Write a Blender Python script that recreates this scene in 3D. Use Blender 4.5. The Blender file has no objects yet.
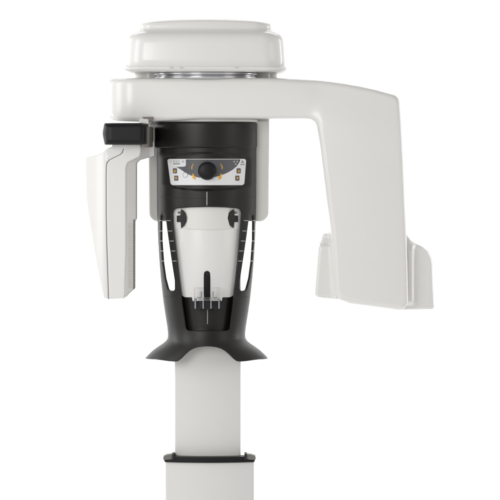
import bpy, bmesh, math
import numpy as np
from mathutils import Vector
from mathutils.geometry import delaunay_2d_cdt

scene = bpy.context.scene
COL = scene.collection
rad = math.radians

# ------------------------------------------------------------------ measures
S = 0.003           # metres per photo pixel on the machine's middle plane (y = 0)
DIST = 8.0          # camera to middle plane
ZC = 1.80           # height of the lens (photo row 150)

def W(px, py, y=0.0):
    k = S * (DIST + y) / DIST
    return ((px - 250) * k, y, ZC + (150 - py) * k)

def xz(px, py, y=0.0):
    p = W(px, py, y)
    return (p[0], p[2])

# ------------------------------------------------------------------ materials
def new_mat(name, base, rough=0.4, metal=0.0, coat=0.0, bump=0.0, bscale=400.0, tint=0.03, spec=0.5,
            trans=0.0, ior=1.5, rvar=0.06, noise=6.0):
    m = bpy.data.materials.new(name)
    m.use_nodes = True
    nt = m.node_tree
    b = nt.nodes['Principled BSDF']
    b.inputs['Roughness'].default_value = rough
    b.inputs['Metallic'].default_value = metal
    b.inputs['Coat Weight'].default_value = coat
    b.inputs['Coat Roughness'].default_value = 0.12
    b.inputs['Specular IOR Level'].default_value = spec
    b.inputs['Transmission Weight'].default_value = trans
    b.inputs['IOR'].default_value = ior
    tc = nt.nodes.new('ShaderNodeTexCoord')
    n1 = nt.nodes.new('ShaderNodeTexNoise')
    n1.inputs['Scale'].default_value = noise
    n1.inputs['Detail'].default_value = 5
    nt.links.new(tc.outputs['Object'], n1.inputs['Vector'])
    mx = nt.nodes.new('ShaderNodeMix'); mx.data_type = 'RGBA'
    a = [max(0, c * (1 - tint)) for c in base] + [1]
    c2 = [min(1, c * (1 + tint)) for c in base] + [1]
    mx.inputs[6].default_value = a
    mx.inputs[7].default_value = c2
    nt.links.new(n1.outputs['Fac'], mx.inputs[0])
    nt.links.new(mx.outputs[2], b.inputs['Base Color'])
    mr = nt.nodes.new('ShaderNodeMapRange')
    mr.inputs['To Min'].default_value = max(0.0, rough - rvar)
    mr.inputs['To Max'].default_value = min(1.0, rough + rvar)
    nt.links.new(n1.outputs['Fac'], mr.inputs['Value'])
    nt.links.new(mr.outputs['Result'], b.inputs['Roughness'])
    if bump > 0:
        n2 = nt.nodes.new('ShaderNodeTexNoise')
        n2.inputs['Scale'].default_value = bscale
        n2.inputs['Detail'].default_value = 3
        nt.links.new(tc.outputs['Object'], n2.inputs['Vector'])
        bp = nt.nodes.new('ShaderNodeBump')
        bp.inputs['Strength'].default_value = bump
        bp.inputs['Distance'].default_value = 0.0006
        nt.links.new(n2.outputs['Fac'], bp.inputs['Height'])
        nt.links.new(bp.outputs['Normal'], b.inputs['Normal'])
    return m

M = {}
M['white'] = new_mat('white_enamel', (0.81, 0.80, 0.775), 0.30, coat=0.30, spec=0.45, bump=0.12, bscale=260, tint=0.008)
M['white2'] = new_mat('white_plastic', (0.80, 0.792, 0.768), 0.36, spec=0.45, coat=0.1, bump=0.15, bscale=300, tint=0.01)
M['ivory'] = new_mat('ivory_plastic', (0.76, 0.752, 0.715), 0.45, bump=0.15, bscale=300, tint=0.012)
M['column'] = new_mat('column_paint', (0.72, 0.717, 0.695), 0.48, bump=0.3, bscale=500, tint=0.008)
M['black'] = new_mat('black_plastic', (0.0090, 0.0080, 0.0070), 0.39, bump=0.35, bscale=700, tint=0.12, spec=0.40)
M['black_smooth'] = new_mat('black_gloss_plastic', (0.0055, 0.0055, 0.006), 0.42, bump=0.1, bscale=600, tint=0.1, spec=0.3)
M['black_matte'] = new_mat('black_rubber', (0.014, 0.0135, 0.013), 0.6, bump=0.4, bscale=700, tint=0.15)
M['chrome'] = new_mat('brushed_steel', (0.62, 0.62, 0.64), 0.22, metal=1.0, tint=0.03)
M['brown_metal'] = new_mat('anodised_metal', (0.19, 0.17, 0.15), 0.4, metal=0.2, tint=0.06, bump=0.2)
M['grey_trim'] = new_mat('grey_trim', (0.17, 0.165, 0.15), 0.45, tint=0.05, bump=0.2)
M['seam'] = new_mat('seam_rubber', (0.13, 0.12, 0.15), 0.5, tint=0.05)
M['panel_white'] = new_mat('label_white', (0.82, 0.82, 0.83), 0.4, tint=0.01)
M['panel_dark'] = new_mat('label_charcoal', (0.095, 0.097, 0.108), 0.42, tint=0.15, noise=30)
M['print_grey'] = new_mat('print_grey', (0.33, 0.33, 0.34), 0.5)
M['print_pale'] = new_mat('print_pale_grey', (0.58, 0.58, 0.58), 0.5)
M['amber'] = new_mat('amber_print', (0.85, 0.42, 0.03), 0.45, tint=0.05)
M['button'] = new_mat('button_grey', (0.10, 0.10, 0.095), 0.4)
M['mark'] = new_mat('mark_white', (0.6, 0.6, 0.6), 0.5)
M['mark_dim'] = new_mat('mark_grey', (0.42, 0.42, 0.42), 0.5)
M['acrylic'] = new_mat('clear_acrylic', (0.97, 0.975, 1.0), 0.04, trans=1.0, ior=1.42, rvar=0.02, tint=0.0)
M['frosted'] = new_mat('frosted_acrylic', (0.66, 0.67, 0.72), 0.25, trans=0.45, ior=1.45)
M['smoke'] = new_mat('smoked_acrylic', (0.008, 0.008, 0.008), 0.3, tint=0.1)
M['backdrop'] = new_mat('white_paper', (0.90, 0.90, 0.90), 0.85, tint=0.004, spec=0.1)

# ------------------------------------------------------------------ scene graph
def link(o, parent=None):
    COL.objects.link(o)
    if parent is not None:
        o.parent = parent
    return o

root = bpy.data.objects.new('dental_xray_machine', None)
root.location = (0, 0, 0)
root['label'] = 'white panoramic dental x-ray machine with black patient support and column, against white'
root['category'] = 'x-ray machine'
link(root)

def mesh_obj(name, me, mat, parent, label=None):
    me.materials.append(M[mat] if isinstance(mat, str) else mat)
    o = bpy.data.objects.new(name, me)
    link(o, parent)
    if label:
        o['label'] = label
    return o

# ------------------------------------------------------------------ 2-D outline helpers
def densify(pts, step):
    out = []
    n = len(pts)
    for i in range(n):
        a = np.array(pts[i], float); b = np.array(pts[(i + 1) % n], float)
        L = np.linalg.norm(b - a)
        k = max(1, int(math.ceil(L / step)))
        for j in range(k):
            out.append(tuple(a + (b - a) * j / k))
    return out

def rounded(pts, N=7):
    """pts: (x, y, r) -> polygon with round corners (same units as the points)."""
    out = []
    n = len(pts)
    for i in range(n):
        p = np.array(pts[i][:2], float); r = pts[i][2] if len(pts[i]) > 2 else 0
        if r <= 0:
            out.append(tuple(p)); continue
        a = np.array(pts[i - 1][:2], float); b = np.array(pts[(i + 1) % n][:2], float)
        da = a - p; db = b - p
        la, lb = np.linalg.norm(da), np.linalg.norm(db)
        da /= la; db /= lb
        c = float(np.clip(np.dot(da, db), -0.9999, 0.9999))
        half = math.acos(c) / 2
        if half > math.pi / 2 - 0.02:
            out.append(tuple(p)); continue
        t = min(r / math.tan(half), la * 0.49, lb * 0.49)
        rr = t * math.tan(half)
        bis = (da + db); bis /= np.linalg.norm(bis)
        cen = p + bis * (rr / math.sin(half))
        s0 = p + da * t - cen; s1 = p + db * t - cen
        a0 = math.atan2(s0[1], s0[0]); a1 = math.atan2(s1[1], s1[0])
        d = (a1 - a0 + math.pi) % (2 * math.pi) - math.pi
        for k in range(N + 1):
            an = a0 + d * k / N
            out.append((cen[0] + rr * math.cos(an), cen[1] + rr * math.sin(an)))
    return out

def circle(cx, cy, r, n=32, r2=None, a0=0, a1=360):
    r2 = r if r2 is None else r2
    full = abs(a1 - a0) >= 360
    m = n if full else n + 1
    return [(cx + r * math.cos(rad(a0 + (a1 - a0) * i / n)), cy + r2 * math.sin(rad(a0 + (a1 - a0) * i / n))) for i in range(m)]

def dist_to(pts, segs):
    """distance of each point to the segment set, and the direction from the nearest boundary point."""
    A = segs[:, 0]; B = segs[:, 1]; AB = B - A
    L2 = (AB ** 2).sum(1) + 1e-18
    D = np.empty(len(pts)); V = np.empty((len(pts), 2))
    for i0 in range(0, len(pts), 2000):
        P = pts[i0:i0 + 2000]
        AP = P[:, None] - A[None]
        t = np.clip((AP * AB[None]).sum(2) / L2[None], 0, 1)
        Q = A[None] + t[..., None] * AB[None]
        d = np.linalg.norm(P[:, None] - Q, axis=2)
        k = d.argmin(1)
        ar = np.arange(len(P))
        D[i0:i0 + 2000] = d[ar, k]
        V[i0:i0 + 2000] = P - Q[ar, k]
    return D, V

def inside(P, loops):
    res = np.zeros(len(P), bool)
    x, y = P[:, 0], P[:, 1]
    for lp in loops:
        a = np.array(lp)
        b = np.roll(a, -1, 0)
        for (x0, y0), (x1, y1) in zip(a, b):
            if y0 == y1: continue
            c = ((y0 > y) != (y1 > y)) & (x < (x1 - x0) * (y - y0) / (y1 - y0) + x0)
            res ^= c
    return res

# ------------------------------------------------------------------ the moulded-plate builder
def plate(name, mat, parent, outline, pos=None, T=0.01, r=0.003, g=0.01, holes=(), step=None, y0=0.0,
          base=None, extra=(), label=None, rings=5):
    """A solid whose front outline (metres, in u,v) is mapped by pos(u,v,h) (h = depth behind the face);
    both rims are rolled over with radius r; smooth normals are computed from the surface itself."""
    if pos is None:
        if base is None:
            pos = lambda u, v, h: np.stack([u, y0 + h, v], -1)
        else:
            pos = lambda u, v, h: np.stack([u, y0 + base(u, v) + h, v], -1)
    step = step or max(min(g, 0.008), 0.0008)
    r = min(r, T * 0.49)
    loops = [densify(outline, step)] + [densify(h, step) for h in holes]
    def area(l):
        a = np.array(l); b = np.roll(a, -1, 0)
        return 0.5 * float((a[:, 0] * b[:, 1] - b[:, 0] * a[:, 1]).sum())
    if area(loops[0]) < 0: loops[0] = loops[0][::-1]
    loops = [loops[0]] + [l if area(l) < 0 else l[::-1] for l in loops[1:]]
    segs = np.concatenate([np.stack([np.array(l), np.roll(np.array(l), -1, 0)], 1) for l in loops])
    pts = []; edges = []
    for l in loops:
        o = len(pts); n = len(l)
        pts += l
        edges += [(o + i, o + (i + 1) % n) for i in range(n)]
    nb = len(pts)
    # rim rings
    cand = []
    ds = [r * (1 - math.cos(math.pi / 2 * k / rings)) for k in range(1, rings + 1)]
    for l in loops:
        a = np.array(l)
        t = np.roll(a, -1, 0) - np.roll(a, 1, 0)
        t /= np.linalg.norm(t, axis=1)[:, None] + 1e-12
        nrm = np.stack([-t[:, 1], t[:, 0]], 1)      # points into the material for ccw loops
        for d in ds:
            q = a + nrm * d
            dd, _ = dist_to(q, segs)
            ok = inside(q, loops) & (dd > d * 0.97)
            cand += [tuple(p) for p in q[ok]]
    a = np.array(loops[0])
    lo, hi = a.min(0), a.max(0)
    gx = np.arange(lo[0] + g / 2, hi[0], g); gy = np.arange(lo[1] + g / 2, hi[1], g)
    if len(gx) and len(gy):
        G = np.stack(np.meshgrid(gx, gy), -1).reshape(-1, 2)
        G[:, 0] += ((np.round((G[:, 1] - lo[1]) / g).astype(int) % 2) - 0.5) * g * 0.5
        if len(extra): G = np.concatenate([G, np.array(extra, float)])
        dd, _ = dist_to(G, segs)
        ok = inside(G, loops) & (dd > max(r * 1.25, step * 0.45))
        cand += [tuple(p) for p in G[ok]]
    allp = pts + cand
    vs, es, fs, *_ = delaunay_2d_cdt([Vector(p) for p in allp], edges, [], 0, 1e-7)
    P = np.array([(v[0], v[1]) for v in vs])
    F = np.array([f for f in fs if len(f) == 3])
    cen = P[F].mean(1)
    F = F[inside(cen, loops)]
    e1 = P[F[:, 1]] - P[F[:, 0]]; e2 = P[F[:, 2]] - P[F[:, 0]]
    ar = e1[:, 0] * e2[:, 1] - e1[:, 1] * e2[:, 0]
    F[ar < 0] = F[ar < 0][:, ::-1]
    F = F[np.abs(ar) > 1e-13]
    used = np.unique(F); remap = -np.ones(len(P), int); remap[used] = np.arange(len(used))
    P = P[used]; F = remap[F]
    d, V = dist_to(P, segs)
    # boundary edges
    cnt = {}
    for f in F:
        for i in range(3):
            cnt[(f[i], f[(i + 1) % 3])] = 1
    bed = [e for e in cnt if (e[1], e[0]) not in cnt]
    bset = np.zeros(len(P), bool)
    outw = np.zeros((len(P), 2))
    for i, j in bed:
        bset[i] = bset[j] = True
        t = P[j] - P[i]; t /= np.linalg.norm(t) + 1e-12
        outw[i] += (t[1], -t[0]); outw[j] += (t[1], -t[0])
    dirv = -V
    nz = (d > 1e-6) & ~bset
    ow = np.where(nz[:, None], dirv, outw)
    ow /= np.linalg.norm(ow, axis=1)[:, None] + 1e-12
    d = np.where(bset, 0, d)
    sn = np.clip((r - d) / r, 0, 1); cs = np.sqrt(1 - sn ** 2)
    drop = r - r * cs
    u, v = P[:, 0], P[:, 1]
    e = 2e-4
    def layer(h, sgn):
        X = pos(u, v, h)
        hh = h
        Pu = (pos(u + e, v, hh) - pos(u - e, v, hh)); Pv = (pos(u, v + e, hh) - pos(u, v - e, hh))
        Ph = pos(u, v, hh + e) - pos(u, v, hh - e)
        nn = np.cross(Pu, Pv)
        nn /= np.linalg.norm(nn, axis=1)[:, None] + 1e-15
        flip = np.sign((nn * -Ph).sum(1)); flip[flip == 0] = 1
        nn *= (flip * sgn)[:, None]
        o3 = Pu * ow[:, :1] + Pv * ow[:, 1:]
        o3 -= nn * (o3 * nn).sum(1)[:, None]
        o3 /= np.linalg.norm(o3, axis=1)[:, None] + 1e-15
        N = nn * cs[:, None] + o3 * sn[:, None]
        N /= np.linalg.norm(N, axis=1)[:, None]
        return X, N, flip
    Tt = np.full(len(P), T)
    X0, N0, fl = layer(drop, 1)
    X1, N1, _ = layer(Tt - drop, -1)
    n = len(P)
    verts = np.concatenate([X0, X1]); norms = np.concatenate([N0, N1])
    if np.median(fl) > 0:
        faces = [tuple(int(i) for i in f) for f in F] + [tuple(int(i) + n for i in f[::-1]) for f in F]
        faces += [(int(i), int(i) + n, int(j) + n, int(j)) for i, j in bed]
    else:
        faces = [tuple(int(i) for i in f[::-1]) for f in F] + [tuple(int(i) + n for i in f) for f in F]
        faces += [(int(i), int(j), int(j) + n, int(i) + n) for i, j in bed]
    me = bpy.data.meshes.new(name)
    me.from_pydata([tuple(x) for x in verts], [], faces)
    me.update()
    me.shade_smooth()
    me.normals_split_custom_set_from_vertices([tuple(x) for x in norms])
    return mesh_obj(name, me, mat, parent, label)

def pxo(pts, y=0.0, N=7):
    """photo-pixel outline with optional radii (px) -> metres at depth y"""
    k = S * (DIST + y) / DIST
    return [xz(p[0], p[1], y) for p in rounded(pts, N)]

def raw_mesh(name, mat, parent, verts, faces, sharp=40, label=None):
    me = bpy.data.meshes.new(name)
    me.from_pydata([tuple(v) for v in verts], [], faces)
    bm = bmesh.new(); bm.from_mesh(me)
    bmesh.ops.recalc_face_normals(bm, faces=bm.faces[:])
    bm.to_mesh(me); bm.free()
    me.shade_smooth()
    me.set_sharp_from_angle(angle=rad(sharp))
    return mesh_obj(name, me, mat, parent, label)

def ring_loft(name, mat, parent, rings, sharp=40, label=None):
    """rings: list of closed loops of 3-D points, capped at both ends"""
    n = len(rings[0]); verts = [p for r_ in rings for p in r_]; faces = []
    for a in range(len(rings) - 1):
        for i in range(n):
            j = (i + 1) % n
            faces.append((a * n + i, a * n + j, (a + 1) * n + j, (a + 1) * n + i))
    faces.append(tuple(range(n))[::-1])
    faces.append(tuple(range((len(rings) - 1) * n, len(rings) * n)))
    return raw_mesh(name, mat, parent, verts, faces, sharp, label)

def lathe(name, mat, parent, cx, cy, prof, n=96, sharp=40, sy=1.0, label=None):
    rings = [[(cx + r * math.cos(2 * math.pi * i / n), cy + sy * r * math.sin(2 * math.pi * i / n), z) for i in range(n)] for r, z in prof]
    return ring_loft(name, mat, parent, rings, sharp, label)

def zat(py, y=0.0): return W(0, py, y)[2]
def xat(px, y=0.0): return W(px, 0, y)[0]

# ================================================================== TOP HOUSING
def plan_rr(cx, cy, hx, hy, r, z, bow=0.012, n=12, dome=0.0):
    r = min(r, hx * .98, hy * .98)
    pts = []
    for (sx, sy, a0) in ((1, -1, -90), (1, 1, 0), (-1, 1, 90), (-1, -1, 180)):
        for k in range(n + 1):
            a = rad(a0 + 90 * k / n)
            pts.append((cx + sx * (hx - r) + r * math.cos(a), cy + sy * (hy - r) + r * math.sin(a)))
        # straight run to the next corner, subdivided
        nx = {(1, -1): (1, 1), (1, 1): (-1, 1), (-1, 1): (-1, -1), (-1, -1): (1, -1)}[(sx, sy)]
        a = rad(a0 + 90)
        p0 = pts[-1]; p1 = (cx + nx[0] * (hx - r) + r * math.cos(a), cy + nx[1] * (hy - r) + r * math.sin(a))
        for k in range(1, 16):
            t = k / 16
            pts.append((p0[0] + (p1[0] - p0[0]) * t, p0[1] + (p1[1] - p0[1]) * t))
    out = []
    for x, y in pts:
        t = (x - cx) / hx
        b = bow * (1 - min(1, abs(t)) ** 2)
        out.append((x, y + (-b if y < cy else b) * min(1, abs(y - cy) / (hy * 0.5)), z + dome * (1 - min(1, abs(x - cx) / (66 * S)) ** 2)))
    return out

CAPX, CAPY = xat(206.0, -0.0), 0.02
HX = 80.2 * S; HY = 0.22
def zc_(py): return zat(py, -0.06)
cap_sec = [  # (row, inset px, corner radius)
    (72.6, 8.5, .056), (72.4, 7.2, .057), (71.9, 5.0, .06), (71.2, 2.6, .062), (70.5, 1.0, .064), (69.7, 0.2, .065), (69.1, 0.0, .065), (68.5, 0.2, .065), (68.1, 0.8, .064), (67.6, 1.2, .064),
    (60, 1.6, .064), (52, 2.1, .064), (45, 2.6, .064), (41, 3.1, .063), (38.5, 4.0, .062), (36.5, 5.4, .06),
    (34.8, 7.4, .058), (33.4, 10.0, .055), (32.3, 12.6, .052), (31.2, 14.4, .05), (30.2, 15.0, .05), (28.2, 15.1, .05),
    (25.9, 15.3, .05), (24.9, 16.2, .049), (24.1, 18, .047), (23.1, 23, .043), (22.0, 31, .039), (21.0, 40, .035), (20.1, 53, .03), (19.7, 66, .03)]
ring_loft('top_housing', 'white', root, [plan_rr(CAPX, CAPY, HX - i * S, HY - i * S, rr, zc_(py), bow=0.014 * (1 - i / 90), dome=2.6 * S * max(0, min(1, (28.5 - py) / 3.5))) for py, i, rr in cap_sec], 50)
# neck blocks between the housing and the arm carriage
nk = ring_loft('neck_block', 'white2', root, [plan_rr(xat(206, .1), 0.17, 72 * S, 0.12, .02, zat(py, .05), 0) for py in (78, 71)], 40)
nk2 = ring_loft('neck_collar', 'ivory', root, [plan_rr(xat(206, .1), 0.15, 62 * S, 0.115, .03, zat(py, .05), 0) for py in (79.5, 72)], 40)
RX = xat(206)
# steel bearing ring
pr = [(50.5, 79.0), (51.8, 78.2), (52.2, 76.8), (51.4, 75.9), (50.6, 75.5), (51.0, 74.9), (52.3, 74.4), (52.9, 73.4), (52.4, 72.4), (50.6, 71.4), (48, 71.0)]
lathe('bearing_ring', 'chrome', root, RX, 0.0, [(r_ * S, zat(py, -.12)) for r_, py in pr], sharp=60)

# ================================================================== ROTATING ARM
YA = -0.145; TA = 0.30
ka = (DIST + YA) / DIST
x_l = xat(104.8, YA); R_l = 0.085
def smooth(t):
    t = np.clip(t, 0, 1); return t * t * (3 - 2 * t)
xi0, xi1 = xat(303, YA), xat(323, YA)
xm_, hw_ = xat(362, YA), 62 * S
def arm_pos(u, v, h):
    t = np.clip((x_l + R_l - u) / R_l, 0, 0.985)
    sv = 0.12 + 0.88 * smooth(((150 - (v - ZC) / S) - 84) / 50)
    sq = 1 - np.sqrt(1 - t ** 2)          # 0 at the straight run, ->1 at the very end
    yf = YA + 0.085 * sq - 0.006 * sv * smooth((u - xi0) / (xi1 - xi0)) - 0.013 * sv * np.clip(1 - ((u - xm_) / hw_) ** 2, 0, 1) * smooth((u - xi0) / (xi1 - xi0))
    yf = yf - 0.006 * np.clip(1 - ((v - zat(98, YA)) / (21 * S)) ** 2, 0, 1) * (1 - smooth((u - xi0) / (xi1 - xi0)))
    # the front face of the leg swells a little
    yb = YA + TA - 0.085 * sq
    f = h / TA
    return np.stack([u, yf * (1 - f) + yb * f, v], -1)
arm_out = [(104.8, 86.5, 0), (105.4, 83.6), (107.2, 80.8, 0), (110.4, 78.9, 0), (116, 78.2, 0), (160, 77.9, 0), (215, 77.9), (262, 77.7), (280, 78.1), (300, 79.0), (315, 79.9), (330, 81.5), (345, 83.6),
           (360, 86.2), (375, 89.4), (399.6, 95.9, 10), (401.4, 122), (401.9, 132), (403.4, 160), (405, 200), (406.6, 232), (407.6, 262), (408.6, 304, 5), (403, 309.2, 3), (386, 307.6),
           (360, 303.8), (338.5, 299.6, 5), (334.8, 290, 6), (331, 232), (325.6, 190), (320.4, 147), (315.8, 118.5, 10), (298, 118.4), (200, 119.0), (140, 121.8), (117, 121.0), (111, 119.6), (107.4, 117.2), (105.4, 113.6), (104.8, 109, 0)]
ol = pxo(arm_out, YA, 14)
ex = [(x_l + R_l * (1 - math.sin(rad(a))), z) for a in range(5, 88, 7) for z in np.arange(zat(119, YA), zat(80, YA), 0.008)]
arm = plate('rotating_arm', 'white', root, ol, pos=arm_pos, T=TA, r=0.015, g=0.014, step=0.004, extra=ex, rings=7)

# tube housing behind the leg
YT = -0.085
th_out = [(345, 236), (405, 228), (408, 236), (411.5, 240.6), (417.5, 244.2), (424, 247.4), (428.8, 251.4), (431.8, 257), (433.2, 264), (433.6, 280), (434.8, 309.6, 2.5), (398, 310.0), (350, 303.5), (340, 300)]
def th_base(u, v):
    px_ = 250 + u / (S * (DIST + YT) / DIST); py_ = 150 - (v - ZC) / (S * (DIST + YT) / DIST)
    ridge = np.exp(-np.abs((px_ - 409.2) / 5.2) ** 3.4) * smooth((py_ - 238) / 14) * smooth((307 - py_) / 7)
    return -0.030 * ridge + 0.010 * smooth((px_ - 414) / 20) ** 2
plate('tube_housing', 'white', arm, pxo(th_out, YT), y0=YT, base=th_base, T=0.17, r=0.011, g=0.0045, step=0.003, rings=7)
YCO = -0.085
def co_base(u, v):
    px_ = 250 + u / (S * (DIST + YCO) / DIST); py_ = 150 - (v - ZC) / (S * (DIST + YCO) / DIST)
    return 0.010 * np.exp(-((py_ - 244.6) / 1.3) ** 2) + 0.016 * smooth((245 - py_) / 8) - 0.014 * np.exp(-((px_ - 334.5 + (py_ - 270) * -0.06) / 2.6) ** 2)
plate('collimator', 'white', arm, pxo([(323.6, 233.8, 2.5), (338, 233.6, 1), (341, 299.5, 2), (323, 298.0, 4), (314.8, 296.8, 7), (318.6, 249, 6)], YCO), y0=YCO, base=co_base, T=0.15, r=0.009, g=0.004, step=0.002, rings=7)

# ================================================================== CARRIAGE BEHIND THE PATIENT SUPPORT
YC = 0.006
plate('carriage', 'white2', root, pxo([(147.5, 70, 1), (269.8, 70, 1), (268.4, 221.5, 9), (149, 221.5, 9)], YC), y0=YC, T=0.14, r=0.007, g=0.03, step=0.006)
plate('carriage_trim', 'ivory', root, pxo([(238, 121, .5), (268.6, 121, .5), (267.2, 221, 8), (238, 221, 2)], .0), y0=-0.001, T=0.009, r=0.003, g=0.03, step=0.006)

# ================================================================== PATIENT SUPPORT
AX = xat(206.6)
wt = [(120, 50), (148, 49.8), (180, 49.7), (205, 49.6), (220, 49.2), (240, 48.5), (260, 47.3), (280, 45.6), (300, 43.4), (315, 41.2), (326, 39.4), (333, 38.6), (338, 38.6), (341.5, 41.0), (345, 46.2),
      (349, 52.2), (354, 57.8), (358.3, 61.6), (363, 65.5), (372, 71)]
wy = np.arange(115, 375, 0.5)
wv = np.interp(wy, [a for a, b in wt], [b for a, b in wt])
kk = np.exp(-0.5 * (np.arange(-8, 9) / 3.0) ** 2); kk /= kk.sum()
wv = np.convolve(np.pad(wv, 8, 'edge'), kk, 'valid')
def row_of(z): return 150 - (z - ZC) / S
D0 = 0.128
def Wz(z): return np.interp(row_of(z), wy, wv) * S
def Dz(z):
    r_ = row_of(z)
    return D0 + 0.030 * smooth((r_ - 325) / 45) - 0.012 * smooth((r_ - 240) / 90)
UM = 0.14
def shell_pos_off(off):
    def f(u, v, h):
        a = u / UM
        w = Wz(v) - h - off
        dd = Dz(v) - h - off
        return np.stack([AX + w * np.sin(a), -dd * np.cos(a), v], -1)
    return f
def px2uv(px, py, off=0.0):
    """solve the photo ray against the shell surface -> (u, z)"""
    y = -0.1
    z = zat(py, y)
    for _ in range(60):
        x = (px - 250) * S * (DIST + y) / DIST
        z = ZC + (150 - py) * S * (DIST + y) / DIST
        w = float(Wz(z)) - off; dd = float(Dz(z)) - off
        s_ = max(-0.9995, min(0.9995, (x - AX) / w))
        a = math.asin(s_)
        y = 0.5 * y + 0.5 * (-dd * math.cos(a))
    return (a * UM, z)
def uvo(pts, off=0.0, N=7):
    return [px2uv(p[0], p[1], off) for p in densify(rounded(pts, N), 1.2)]

CX = 207.3
def mir(pts):  # mirror a list of (px,py[,r]) about the support's centre line
    return [((2 * CX - p[0]),) + tuple(p[1:]) for p in pts][::-1]
UE = rad(91) * UM
left_side = [(-UE, zat(p)) for p in np.arange(140, 352, 4)]
bl = [(150, 359.3), (155, 359.6), (160, 360.2), (168, 361.3), (174, 361.8), (177.5, 361.2), (181, 358.6), (185, 354.6), (189, 351.2), (193, 348.9), (198, 347.4), (203, 346.7), (CX, 346.5)]
bot = bl + mir(bl[:-1])
bot_uv = [px2uv(*p) for p in densify(bot + [], 1.5)[:-1] if True]
# densify closes the loop; keep only the open run
tmp = []
for a_, b_ in zip(bot[:-1], bot[1:]):
    L = math.dist(a_, b_); k = max(1, int(L / 1.5))
    tmp += [(a_[0] + (b_[0] - a_[0]) * j / k, a_[1] + (b_[1] - a_[1]) * j / k) for j in range(k)]
tmp.append(bot[-1])
bot_uv = [px2uv(*p) for p in tmp]
zt = zat(140)
tipL = (-rad(90) * UM, zat(358.6)); tipR = (rad(90) * UM, zat(358.6))
shell_out = left_side + [(-rad(90.6) * UM, zat(356)), tipL] + bot_uv + [tipR, (rad(90.6) * UM, zat(356))] + [(UE, p[1]) for p in left_side[::-1]]
left_slot = [(160.6, 215.6, .8), (163.2, 212.4, .8), (165.0, 216, 1), (167.6, 236), (170.5, 256), (174.2, 280), (174.6, 291.2, 2.6), (168.0, 290.2, 3.6), (164.6, 278), (162.3, 262), (160.7, 240)]
right_slot = mir(left_slot)
opening = [(171.6, 208.8, 5), (190, 207.4), (207, 207.0), (225, 207.4), (242.8, 208.8, 5), (238, 262), (230.2, 330.5, 4.5), (185.8, 330.5, 4.5), (180.2, 290), (172, 222)]
H1, H2, H3 = uvo(left_slot), uvo(right_slot), uvo(opening)
# recessed pod around the control panel
PCX, PCZ = px2uv(207, 171.5)
def pod(u, v):
    xx = np.abs((u - PCX)) / px2uv(252, 171)[0]
    half = 0.0400 + 0.0185 * np.clip(1 - xx ** 2, 0, 1)
    t = (half - np.abs(v - PCZ)) / 0.007
    return smooth(t) * smooth((1.0 - xx) / 0.3)
base_shell = shell_pos_off(0)
def shell_pos(u, v, h):
    a = u / UM
    o = 0.0045 * pod(u, v)
    w = Wz(v) - h - o; dd = Dz(v) - h - o
    return np.stack([AX + w * np.sin(a), -dd * np.cos(a), v], -1)
shell = plate('patient_support', 'black', root, shell_out, pos=shell_pos, T=0.007, r=0.0032, g=0.0036, step=0.003, holes=[H1, H2, H3], rings=5)
# top band
BX = xat(205.6)
RB = 51.6 * S
def lz(p): return zat(p, -0.03)
bp = [(44, 122.4), (49.5, 122.5), (50.8, 122.7), (51.35, 123.2), (51.55, 124.2), (51.6, 127), (51.6, 146.0), (51.5, 146.9), (51.0, 147.5), (50.0, 147.8), (48.5, 148.0)]
lathe('top_band', 'black', root, BX, 0.0, [(r_ * S, zat(p, -.06)) for r_, p in bp], n=160, sharp=50, sy=0.87)
lathe('pivot_disc', 'black_matte', root, xat(208), -0.02, [(20 * S, zat(123, -.08)), (20 * S, zat(120.6, -.08)), (16 * S, zat(118.2, -.08)), (15 * S, zat(116, -.08))], n=64, sharp=40)
lathe('hub_plate', 'white2', root, xat(206), -0.0, [(r_ * S, zat(p, -.1)) for r_, p in [(49.5, 121.9), (51.4, 121.7), (51.9, 121), (51.8, 119.6), (51.0, 119.0), (50.6, 118.6), (50.6, 114)]], n=120, sharp=50, sy=0.8)
# fine seam line across the shell
def uv_strip(name, mat, parent, pts, wpx, off, T=0.0008, label=None):
    """a thin raised line through photo points on the shell"""
    P = np.array(pts, float); t = np.gradient(P, axis=0); t /= np.linalg.norm(t, axis=1)[:, None]
    nn = np.stack([-t[:, 1], t[:, 0]], 1) * (np.array(wpx).reshape(-1, 1) / 2 if np.ndim(wpx) else wpx / 2)
    ring = [tuple(p) for p in P + nn] + [tuple(p) for p in (P - nn)[::-1]]
    return plate(name, mat, parent, [px2uv(a, b, off) for a, b in densify(ring, 1.0)], pos=shell_pos_off(off), T=T, r=0.0003, g=0.004, step=0.001, rings=2, label=label)
sl = [(159.6 + i * (254 - 159.6) / 40, 196.4 + 2.2 * math.sqrt(max(0, 1 - ((159.6 + i * (254 - 159.6) / 40 - 206.6) / 49) ** 2))) for i in range(41)]
uv_strip('seam_line', 'black_matte', shell, sl, 0.45, -0.0006, T=0.002)
uv_strip('centre_mark', 'mark', shell, [(206.9, 191.8), (206.9, 199), (206.9, 205.4)], 0.75, -0.0006, T=0.001)
# tick marks beside the slots
for py, xl, xr in ((220.6, 158.6, 166.5), (231, 159.0, 168.0), (241, 159.4, 169.6), (251, 160.0, 171.2), (261, 161.0, 172.4)):
    a = (xl + .2, xl + 3.2); b = (xr, xr + 4.0)
    for (x0, x1) in (a, b, (2 * CX - a[1], 2 * CX - a[0]), (2 * CX - b[1], 2 * CX - b[0])):
        uv_strip('tick_mark', 'mark_dim', shell, [(x0, py), ((x0 + x1) / 2, py), (x1, py)], 0.75, -0.0006, T=0.001)

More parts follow.
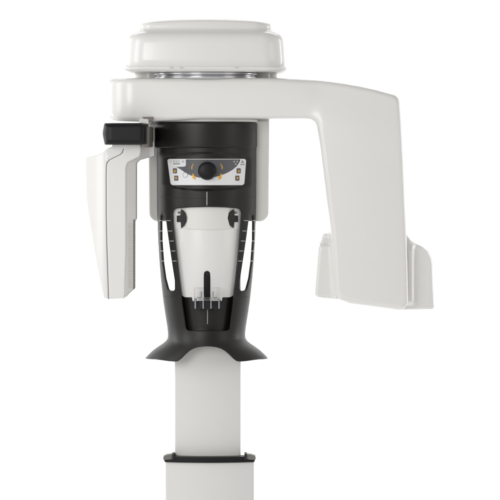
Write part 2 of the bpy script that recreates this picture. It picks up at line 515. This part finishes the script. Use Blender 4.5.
# ---- control panel
panel = plate('control_panel', 'panel_white', root, uvo([(167.2, 158.8, 2.2), (246.2, 158.8, 2.2), (244.2, 185.2, 2.8), (170.8, 185.2, 2.8)], .003),
              pos=shell_pos_off(0.0022), T=0.004, r=0.0012, g=0.004, step=0.002, rings=3, label='white and charcoal control panel with a knob and amber arrow buttons')
OFFS = 0.0018
def decal(name, mat, pts, off=OFFS, T=0.0006, r=0.0002, g=0.003, step=0.001, label=None, parent=None):
    return plate(name, mat, parent or panel, uvo(pts, off), pos=shell_pos_off(off), T=T, r=r, g=g, step=step, rings=2, label=label)
darkp = [(185.8, 159.4, .5), (240.6, 159.4, .5), (239.4, 162.4), (236.8, 166.2), (232.5, 169.9), (227.5, 172.7), (222, 175.0), (216, 176.8), (207, 178.0), (199, 177.6), (195, 176.8), (190, 175.2), (185.5, 172.8), (180.5, 169.4), (176.2, 166.9),
         (183.4, 166.7, 1.2), (185.8, 166.2, 1.6)]
decal('panel_field', 'panel_dark', darkp)
o2 = OFFS - 0.0004
decal('print_mark', 'print_pale', circle(170.2, 161.6, 1.5, 20), o2)
decal('print_mark', 'panel_white', circle(170.2, 161.6, 1.0, 20), o2 - .0002)
for x0 in (173.1, 175.5, 177.9):
    decal('print_mark', 'print_pale', [(x0, 160.4), (x0 + 1.7, 160.4), (x0 + 1.7, 162.4), (x0, 162.4)], o2)
decal('print_mark', 'print_grey', [(173.1, 163.2), (179.8, 163.2), (179.8, 164.4), (173.1, 164.4)], o2)
decal('print_mark', 'print_pale', circle(182.9, 161.6, 1.4, 16), o2)
decal('print_mark', 'print_grey', circle(185.2, 175.0, 2.6, 24), o2)
decal('print_mark', 'panel_white', circle(185.2, 175.0, 2.15, 24), o2 - .0002)
# radiation sign dots and warning triangle
for cx_, cy_ in ((234.3, 161.7), (237.3, 161.7), (235.8, 164.2)):
    decal('radiation_sign', 'mark_dim', [(cx_ - 1.0, cy_ - .9), (cx_ + 1.0, cy_ - .9), (cx_ + .5, cy_ + .8), (cx_ - .5, cy_ + .8)], o2)
decal('warning_sign', 'print_grey', [(242.6, 160.0), (244.2, 163.0), (241.0, 163.0)], o2)
decal('warning_sign', 'print_grey', [(240.4, 164.0), (244.8, 164.0), (244.7, 165.0), (240.5, 165.0)], o2)
# amber swooshes and arrows
for m in (0, 1):
    f = (lambda L: [(2 * 207.0 - p[0],) + tuple(p[1:]) for p in L][::-1]) if m else (lambda L: L)
    decal('amber_arrow', 'amber', f([(194.1, 163.2), (192.5, 166.0), (192.2, 169.2), (191.4, 169.2), (191.4, 166.4), (192.6, 164.4)]), o2)
    decal('amber_arrow', 'amber', f([(191.9, 174.2), (193.3, 173.6), (194.4, 176.0), (195.5, 175.7), (195.3, 180.0), (191.8, 177.6), (192.8, 177.0)]), o2 - .0003)
    for px_, py_ in ((190.6, 171.2), (193.2, 171.6)):
        decal('panel_dot', 'print_grey', f(circle(px_, py_, 0.45, 10)), o2)
    for (bx, by, up) in ((174.7, 170.8, 1), (176.0, 178.2, 0)):
        cx_ = 2 * 207.0 - bx if m else bx
        if m: cx_ += -0.4
        b = decal('arrow_button', 'button', [(cx_ - 1.9, by - 2.5, .5), (cx_ + 1.9, by - 2.5, .5), (cx_ + 1.9, by + 2.5, .5), (cx_ - 1.9, by + 2.5, .5)], o2 - .0012, T=.002, r=.0006)
        tri = [(cx_, by - 1.3), (cx_ + 1.2, by + 1.2), (cx_ - 1.2, by + 1.2)] if up else [(cx_, by + 1.4), (cx_ - 1.2, by - 1.0), (cx_ + 1.2, by - 1.0)]
        me = decal('amber_arrow', 'amber', tri, o2 - .0016, parent=b)
# knob
kc = Vector(base_shell(np.array([px2uv(207.2, 170.9)[0]]), np.array([px2uv(207.2, 170.9)[1]]), np.array([0.0]))[0])
kp = [(9.3, 0.002), (9.3, -0.003), (9.0, -0.004), (8.7, -0.010), (8.55, -0.020), (8.3, -0.0222), (7.8, -0.0236), (6.8, -0.0247), (5, -0.0256), (2.5, -0.0262), (0.4, -0.0264)]
def knob(name, cx, cz, cy, prof, mat, parent, n=72):
    rings = []
    for r_, dy in prof:
        rings.append([(cx + r_ * S * .97 * math.cos(2 * math.pi * i / n), cy + dy, cz + r_ * S * .97 * math.sin(2 * math.pi * i / n)) for i in range(n)])
    return ring_loft(name, mat, parent, rings, 45)
knob('knob', kc.x, kc.z, kc.y, kp, 'black_smooth', panel, 72)

# ---- recessed face plate, recess floor
rec = plate('recess_floor', 'black', shell, uvo([(176, 262, 1), (239, 262, 1), (233.5, 333.5, 4), (182.5, 333.5, 4)], .02), pos=shell_pos_off(0.022), T=0.006, r=0.002, g=0.006, step=0.004, rings=3)
face = plate('face_plate', 'white', root, uvo([(168, 204, 4), (207, 203), (246, 204, 4), (241.4, 236), (235.2, 285, 0), (234.4, 297.4, 8), (222.6, 297.4, .5), (221.8, 301.4, 1), (192.6, 301.4, 1), (191.8, 297.4, .5), (181, 297.4, 8), (179.6, 285)], .016),
             pos=shell_pos_off(0.015), T=0.005, r=0.0022, g=0.006, step=0.003, rings=5, label='off-white plate set in the opening of the black support',
             holes=[uvo([(204.0, 271.0, 3.1), (210.2, 271.0, 3.1), (210.2, 299.4, .5), (204.0, 299.4, .5)], .016)])
strip = plate('forehead_strip', 'ivory', root, uvo([(184.6, 205.5, .4), (231, 205.5, .4), (229.0, 211), (227.8, 218), (229.4, 224.6), (231, 228.8, .8), (207, 229.8), (184.6, 228.8, .8), (186.4, 224.6), (188, 218), (186.6, 211)], .011),
              pos=shell_pos_off(0.0095), T=0.0058, r=0.0022, g=0.006, step=0.003, rings=5)
wl = plate('strip_wing', 'white2', face, uvo([(169.5, 205.5, .4), (180.6, 205.5, .4), (180.6, 229, .4), (171.5, 229, .4)], .011), pos=shell_pos_off(0.0125), T=0.003, r=0.001, g=0.006, step=0.003, rings=3)
wr = plate('strip_wing', 'white2', face, uvo([(234.8, 205.5, .4), (246, 205.5, .4), (244, 229, .4), (234.8, 229, .4)], .011), pos=shell_pos_off(0.0125), T=0.003, r=0.001, g=0.006, step=0.003, rings=3)
for m in (0, 1):
    f = (lambda L: [(2 * 207.4 - p[0],) + tuple(p[1:]) for p in L][::-1]) if m else (lambda L: L)
    s = plate('temple_socket', 'black', face, uvo(f([(180.9, 209.4), (183.2, 210.6), (185.4, 213.4), (186.4, 217.6), (186.1, 221.6), (184.2, 225.4), (181.4, 228.0), (180.9, 222.2), (176.9, 222.0, .3), (176.9, 215.6, .3), (180.9, 215.4)]), .011),
              pos=shell_pos_off(0.0095), T=0.005, r=0.0009, g=0.005, step=0.0015, rings=3)
    plate('socket_pin', 'grey_trim', s, uvo(f([(178.1, 211.4, .6), (180.3, 211.4, .6), (180.3, 213.6, .6), (178.1, 213.6, .6)]), .011), pos=shell_pos_off(0.0085), T=0.004, r=0.0006, g=0.004, step=0.001, rings=2)
    plate('socket_pin', 'white', s, uvo(f([(177.6, 214.2, .4), (180.6, 214.2, .4), (180.6, 215.4, .4), (177.6, 215.4, .4)]), .011), pos=shell_pos_off(0.0075), T=0.004, r=0.0006, g=0.004, step=0.001, rings=2)

# ---- chin rest
chin = plate('chin_rest', 'black_matte', root, uvo([(204.8, 272.6, 2.2), (209.5, 272.6, 2.2), (209.5, 300, .3), (204.8, 300, .3)], .016), pos=shell_pos_off(0.021), T=0.006, r=0.002, g=0.006, step=0.002, rings=4, label='black slide post with clear acrylic chin cup')
sc = []
for cx_, w_ in ((198.4, 4.3), (207.4, 4.6), (216.4, 4.3)):
    sc += [(cx_ + w_ * math.cos(rad(180 - a)), 307.2 + 2.6 * math.sin(rad(a))) for a in range(0, 181, 20)]
sc = [(193.6, 300.4)] + sc + [(221.2, 300.4)]
plate('chin_cup_base', 'smoke', chin, uvo(sc, -0.01), pos=shell_pos_off(-0.012), T=0.022, r=0.003, g=0.005, step=0.0015, rings=4)
plate('chin_post', 'black_smooth', chin, uvo([(204.9, 276, .5), (209.4, 276, .5), (209.4, 300, .3), (204.9, 300, .3)], .0), pos=shell_pos_off(0.012), T=0.008, r=0.002, g=0.005, step=0.0015, rings=4)
YCF = -(float(Dz(zat(295))) + 0.028)
acr = plate('clear_chin_cup', 'acrylic', chin, pxo([(194.0, 287.6, 1.2), (203.2, 287.6, .8), (204.0, 297.6, .8), (210.4, 297.6, .8), (211.2, 287.6, .8), (220.2, 287.6, 1.2), (220.0, 300.8, .8), (194.2, 300.8, .8)], YCF), y0=YCF - .004, T=0.016, r=0.0028, g=0.004, step=0.0015, rings=5,
            holes=[pxo([(197.4, 291.2, 1), (201.0, 291.2, 1), (201.0, 297.4, 1), (197.4, 297.4, 1)], YCF), pxo([(213.4, 291.2, 1), (216.9, 291.2, 1), (216.9, 297.4, 1), (213.4, 297.4, 1)], YCF)])
for x_ in (195.3, 203.2, 211.0, 219.0):
    plate('acrylic_rib', 'frosted', acr, pxo([(x_ - .5, 298, .4), (x_ + .5, 298, .4), (x_ + .55, 308.6, .4), (x_ - .55, 308.6, .4)], YCF), y0=YCF - .008, T=0.013, r=0.0016, g=0.004, step=0.0015, rings=3)
for x_ in (195.8, 218.6):
    plate('chin_screw', 'seam', acr, pxo(circle(x_, 299.2, 0.95, 14), YCF), y0=YCF - .001, T=0.004, r=0.0008, g=0.004, step=0.001, rings=2)
plate('cup_edge_highlight', 'mark', acr, pxo([(195.2, 299.9, .2), (219.4, 299.9, .2), (219.4, 300.6, .2), (195.2, 300.6, .2)], YCF), y0=YCF + .0105, T=0.002, r=0.0004, g=0.004, step=0.002, rings=2)  # opaque pale strip: highlight painted along the clear cup's lower edge
off_ = 0.0214
def rec_strip(pts, wpx):
    P = np.array(pts, float); t = np.gradient(P, axis=0); t /= np.linalg.norm(t, axis=1)[:, None]
    nn = np.stack([-t[:, 1], t[:, 0]], 1) * wpx / 2
    ring = [tuple(p) for p in P + nn] + [tuple(p) for p in (P - nn)[::-1]]
    return plate('centre_mark', 'mark_dim', rec, [px2uv(a, b, off_) for a, b in densify(ring, 1.0)], pos=shell_pos_off(off_), T=0.001, r=0.0003, g=0.004, step=0.001, rings=2)
rec_strip([(207.5, 309.5), (207.5, 317), (207.5, 324.2)], 0.7)

# ================================================================== COLUMN
YU = -0.066
zf = 0.0
bow = lambda xc, hw, b: (lambda u, v: b * ((u - xc) / hw) ** 2)
ux0, ux1 = xat(174.6, YU), xat(240.6, YU)
upper = plate('inner_column', 'column', root, [(ux0, zat(232, YU)), (ux1, zat(232, YU)), (ux1, zat(470, YU)), (ux0, zat(470, YU))], y0=YU,
              base=bow((ux0 + ux1) / 2, (ux1 - ux0) / 2, 0.012), T=0.13, r=0.004, g=0.03, step=0.006)
YL = -0.090
lx0, lx1 = xat(165.2, YL), xat(254.0, YL)
plate('outer_column', 'column', root, [(lx0, 0.02), (lx1, 0.02), (lx1, zat(461.8, YL)), (lx0, zat(461.8, YL))], y0=YL,
      base=bow((lx0 + lx1) / 2, (lx1 - lx0) / 2, 0.020), T=0.15, r=0.003, g=0.03, step=0.008)
YK = -0.098
kx0, kx1 = xat(163.4, YK), xat(255.4, YK)
coll = plate('column_collar', 'black_smooth', root, pxo([(163.2, 457.2, .8), (255.6, 457.2, .8), (254.6, 463.0, 1.4), (164.2, 463.0, 1.4)], YK), y0=YK, base=bow((kx0 + kx1) / 2, (kx1 - kx0) / 2, 0.021), T=0.05, r=0.0025, g=0.012, step=0.004)
for m in (0, 1):
    f = (lambda L: [(2 * 209.4 - p[0],) + tuple(p[1:]) for p in L][::-1]) if m else (lambda L: L)
    e = plate('collar_end', 'grey_trim', coll, pxo(f([(163.0, 458.6, .8), (163.4, 456.4, 1.2), (167, 454.9), (173.6, 454.2, .4), (173.6, 459.6, .2), (163.6, 460.2, .5)]), -.085), y0=-.084, T=0.035, r=0.003, g=0.008, step=0.003)
    plate('collar_notch', 'black_matte', coll, pxo(f([(172.0, 453.9, .2), (174.4, 453.9, .2), (174.4, 459.8, .2), (172.0, 459.8, .2)]), -.088), y0=-.0885, T=0.05, r=0.0015, g=0.008, step=0.002)  # black piece standing in for the dark notch at the collar end
plate('base_plate', 'column', root, [(xat(209) - .30, -0.32), (xat(209) + .30, -0.32), (xat(209) + .30, 0.40), (xat(209) - .30, 0.40)],
      pos=lambda u, v, h: np.stack([u, v, 0.026 - h], -1), T=0.0255, r=0.006, g=0.04, step=0.01)

# ================================================================== SENSOR HEAD (left)
YS = -0.160
sx_seam = xat(106, YS); sx_l = xat(84.5, YS)
hy = lambda u, v: 0.045 * np.clip((sx_seam - u) / (sx_seam - sx_l), 0, 2) ** 1.3
seam_pts = [(123.4, 141), (123.2, 149), (122.2, 152.4), (119.5, 154.8), (114, 157.4), (109.4, 159.8), (107.0, 162.4), (106.1, 166), (105.9, 180), (106.0, 215), (106.6, 245), (107.6, 275), (108.4, 299)]
sensor = plate('sensor_head', 'white', root, pxo([(83.4, 158.0, .8), (89, 156.6), (98, 154.6), (103, 151.8), (107.5, 148.4), (111.5, 146.8), (114, 141.2), (130, 141)] + [(p[0] + .2, p[1]) for p in seam_pts[1:-1]] +
               [(108.6, 298.6, .5), (103.4, 298.2, 1.5), (95.8, 266), (90.4, 236), (86.8, 215), (84.2, 196)], YS), y0=YS, base=hy, T=0.16, r=0.0045, g=0.009, step=0.003, label='white left sensor shell with a purple-grey seam')
seam_l = [(p[0] - .45, p[1]) for p in seam_pts]; seam_r = [(p[0] + .55, p[1]) for p in seam_pts]
plate('seam_strip', 'seam', sensor, pxo(seam_l + seam_r[::-1], YS), y0=YS + 0.0022, T=0.01, r=0.0006, g=0.01, step=0.003, rings=2)
plate('front_panel', 'white2', sensor, pxo([(p[0] + .5, p[1]) for p in seam_pts] + [(124.6, 298.6, .8), (126.0, 250), (126.0, 168, 3), (127.4, 162.6, 3), (139.4, 156.4, 3), (140.8, 152, 2), (140.8, 141)], YS), y0=YS, T=0.12, r=0.0042, g=0.012, step=0.003)
YSS = YS + 0.006
sx0 = xat(126, YSS); sx1 = xat(136.5, YSS)
side_base = lambda u, v: 0.034 * np.clip((u - sx0) / (sx1 - sx0), -.3, 2.2)
side = plate('side_shell', 'white2', sensor, pxo([(139.0, 141), (153.4, 141), (153.6, 155.4, 1.5), (147, 158.0, 2), (139, 160.4, 2), (136.3, 163.4, 2), (136.3, 219, 1), (134.8, 222, 1), (134.8, 288.6, 1), (128.6, 294.4, 1), (125.4, 298.4, 1), (124, 290), (124, 164, 3), (137, 157.4, 3)], YSS),
             y0=YSS, base=side_base, T=0.05, r=0.004, g=0.006, step=0.003)
plate('vent_slot', 'grey_trim', sensor, pxo([(132.6, 219.4, .3), (135.1, 219.4, .3), (135.1, 288.4, .3), (132.6, 290.2, .3)], YSS + .04), y0=YSS + 0.0225, base=lambda u, v: 0.0 * u, T=0.02, r=0.001, g=0.006, step=0.003)
# fins of the vent: one repeated surface pattern in one mesh
vv = []; ff = []
def add_box(x0, x1, ya, yb, z0, z1, slope=0):
    o = len(vv)
    for (x, yy) in ((x0, ya), (x1, ya + slope), (x1, yb + slope), (x0, yb)):
        vv.append((x, yy, z0)); vv.append((x, yy, z1))
    ff.extend([(o, o + 2, o + 3, o + 1), (o + 2, o + 4, o + 5, o + 3), (o + 4, o + 6, o + 7, o + 5), (o + 6, o, o + 1, o + 7), (o + 1, o + 3, o + 5, o + 7), (o, o + 6, o + 4, o + 2)])
for i in range(34):
    pz = 224.5 + i * 1.92
    xa, xb = xat(128.6, YSS), xat(132.6, YSS)
    add_box(xa, xb, YSS + 0.0045, YSS + 0.012, zat(pz + 0.55, YSS + .01), zat(pz - .45, YSS + .01), slope=0.0135)
raw_mesh('vent_grille', 'white', sensor, vv, ff, 30)
# arm above: handle bar, bracket
YH = -0.215
hx0 = xat(101.8, YH)
def bar_pos(u, v, h):
    t = np.clip((hx0 + 0.03 - u) / 0.03, 0, 1)
    t2 = np.clip((u - xat(140, YH)) / 0.03, 0, 1.5)
    return np.stack([u, YH + 0.011 * t ** 2 + 0.020 * t2 ** 2 + h, v], -1)
bar = plate('handle_bar', 'black_smooth', root, pxo([(101.8, 133.5, 14), (103.8, 123.0, 1.6), (140, 122.8), (147.8, 123.8, 2), (147.4, 144.6, 2), (140, 144.9), (104.2, 144.8, 1.6)], YH, N=5), pos=bar_pos, T=0.07, r=0.016, g=0.006, step=0.003, rings=6)
# angled end of the bar: plan outline extruded downward
def plan_plate(name, mat, parent, plan, ztop, H, r=0.003, g=0.012, label=None, taper=0.0):
    return plate(name, mat, parent, plan, pos=lambda u, v, h: np.stack([u, v, ztop - h], -1), T=H, r=r, g=g, step=0.005, label=label)
def pl(px, y): return (xat(px, y), y)
zt_, zb_ = zat(122.9, YH), zat(144.9, YH)
plan_plate('bar_end', 'brown_metal', bar, [pl(142, YH + .012), pl(147.4, YH + .014), pl(149.5, YH + .022), pl(153.0, -0.08), pl(153.4, -0.02), pl(144, -0.02), pl(141, YH + .06)], zt_ - 0.010, (zt_ - zb_) - 0.003, r=0.004)
for px_, w_ in ((146.2, 1.0),):
    plate('bar_ridge', 'black_matte', bar, pxo([(px_ - w_, 124.2, .6), (px_ + w_, 124.6, .6), (px_ + w_, 144.0, .6), (px_ - w_, 144.2, .6)], YH + .01), y0=YH + .0085, T=0.02, r=0.002, g=0.006, step=0.003)
plan_plate('mount_block', 'white2', bar, [pl(139.5, -0.16), pl(148.5, -0.16), pl(153.4, -0.04), pl(145, -0.04)], zat(119.2, -.1), 0.016, r=0.002)
plate('mount_bracket', 'brown_metal', bar, pxo([(142, 117, .2), (153.4, 117, .2), (153.4, 120.2, .2), (149, 122.0, .3)], -0.14), y0=-0.158, T=0.02, r=0.001, g=0.006, step=0.003)

# ================================================================== SETTING
def backdrop():
    prof = []
    y1 = 3.6
    for y in np.linspace(-9.5, y1 - 1.2, 8): prof.append((y, 0.0))
    for k in range(1, 13):
        a = rad(90 * k / 12); prof.append((y1 - 1.2 + 1.2 * math.sin(a), 1.2 - 1.2 * math.cos(a)))
    for z in np.linspace(1.8, 6.0, 5): prof.append((y1, z))
    verts = []; faces = []
    xs = np.linspace(-6, 6, 9)
    for (y, z) in prof:
        for x in xs: verts.append((x, y, z))
    n = len(xs)
    for a in range(len(prof) - 1):
        for i in range(n - 1):
            faces.append((a * n + i, a * n + i + 1, (a + 1) * n + i + 1, (a + 1) * n + i))
    me = bpy.data.meshes.new('backdrop'); me.from_pydata(verts, [], faces); me.shade_smooth()
    o = mesh_obj('backdrop', me, 'backdrop', None)
    o['kind'] = 'structure'
    return o
for px_ in (171.5, 181.5, 236.5):
    plate('lip_clip', 'print_pale', bpy.data.objects['top_housing'], pxo([(px_ - 1.6, 67.2, .2), (px_ + 1.6, 67.2, .2), (px_ + 1.6, 68.4, .2), (px_ - 1.6, 68.4, .2)], -.2), y0=-0.2155, T=0.006, r=0.0006, g=0.006, step=0.002, rings=2)
sl2 = [(163.6 + i * (249.4 - 163.6) / 40, 296.2 + 1.4 * math.sqrt(max(0, 1 - ((163.6 + i * (249.4 - 163.6) / 40 - 206.6) / 44) ** 2))) for i in range(41)]
uv_strip('seam_line', 'black_matte', shell, sl2[:8], 0.4, -0.0006, T=0.0015)
uv_strip('seam_line', 'black_matte', shell, sl2[33:], 0.4, -0.0006, T=0.0015)
backdrop()

def area(name, loc, target, sx, sy, power, col=(1, 1, 1)):
    L = bpy.data.lights.new(name, 'AREA'); L.shape = 'RECTANGLE'; L.size = sx; L.size_y = sy; L.energy = power; L.color = col
    o = bpy.data.objects.new(name, L); o.location = loc
    o.rotation_euler = (Vector(target) - Vector(loc)).to_track_quat('-Z', 'Y').to_euler()
    COL.objects.link(o); return o
area('softbox_key', (-3.3, -1.5, 2.5), (-0.1, 0, 1.6), 1.3, 2.4, 40, (1.0, 0.998, 0.995))
area('softbox_front', (-2.0, -4.9, 2.5), (0.0, 0, 1.5), 1.7, 2.0, 66, (1.0, 0.993, 0.98))
area('softbox_fill', (3.2, -2.4, 2.1), (0.1, 0, 1.5), 1.4, 2.2, 17, (1.0, 0.975, 0.93))
area('backdrop_lamp_left', (-3.4, 1.4, 2.2), (-0.8, 3.6, 1.7), 1.2, 2.6, 86)
area('backdrop_lamp_right', (3.4, 1.4, 2.2), (0.8, 3.6, 1.7), 1.2, 2.6, 86)
area('backdrop_lamp_low', (0.0, 2.1, 3.9), (0, 2.9, 0.5), 3.0, 0.8, 34)

world = bpy.data.worlds.new('World'); scene.world = world; world.use_nodes = True
bg = world.node_tree.nodes['Background']
bg.inputs['Color'].default_value = (1.0, 0.995, 0.985, 1); bg.inputs['Strength'].default_value = 0.40

cam = bpy.data.cameras.new('camera'); co = bpy.data.objects.new('camera', cam); COL.objects.link(co)
co.location = (0, -DIST, ZC); co.rotation_euler = (rad(90), 0, 0)
cam.sensor_width = 36; cam.lens = 36 * DIST / (500 * S); cam.shift_y = -0.2
cam.clip_end = 100; cam.clip_start = 0.05
scene.camera = co
scene.render.resolution_x = scene.render.resolution_y = 1024
vs_ = scene.view_settings
vs_.view_transform = 'Standard'; vs_.look = 'None'; vs_.exposure = 0; vs_.gamma = 1
scene.cycles.max_bounces = 8; scene.cycles.transmission_bounces = 8
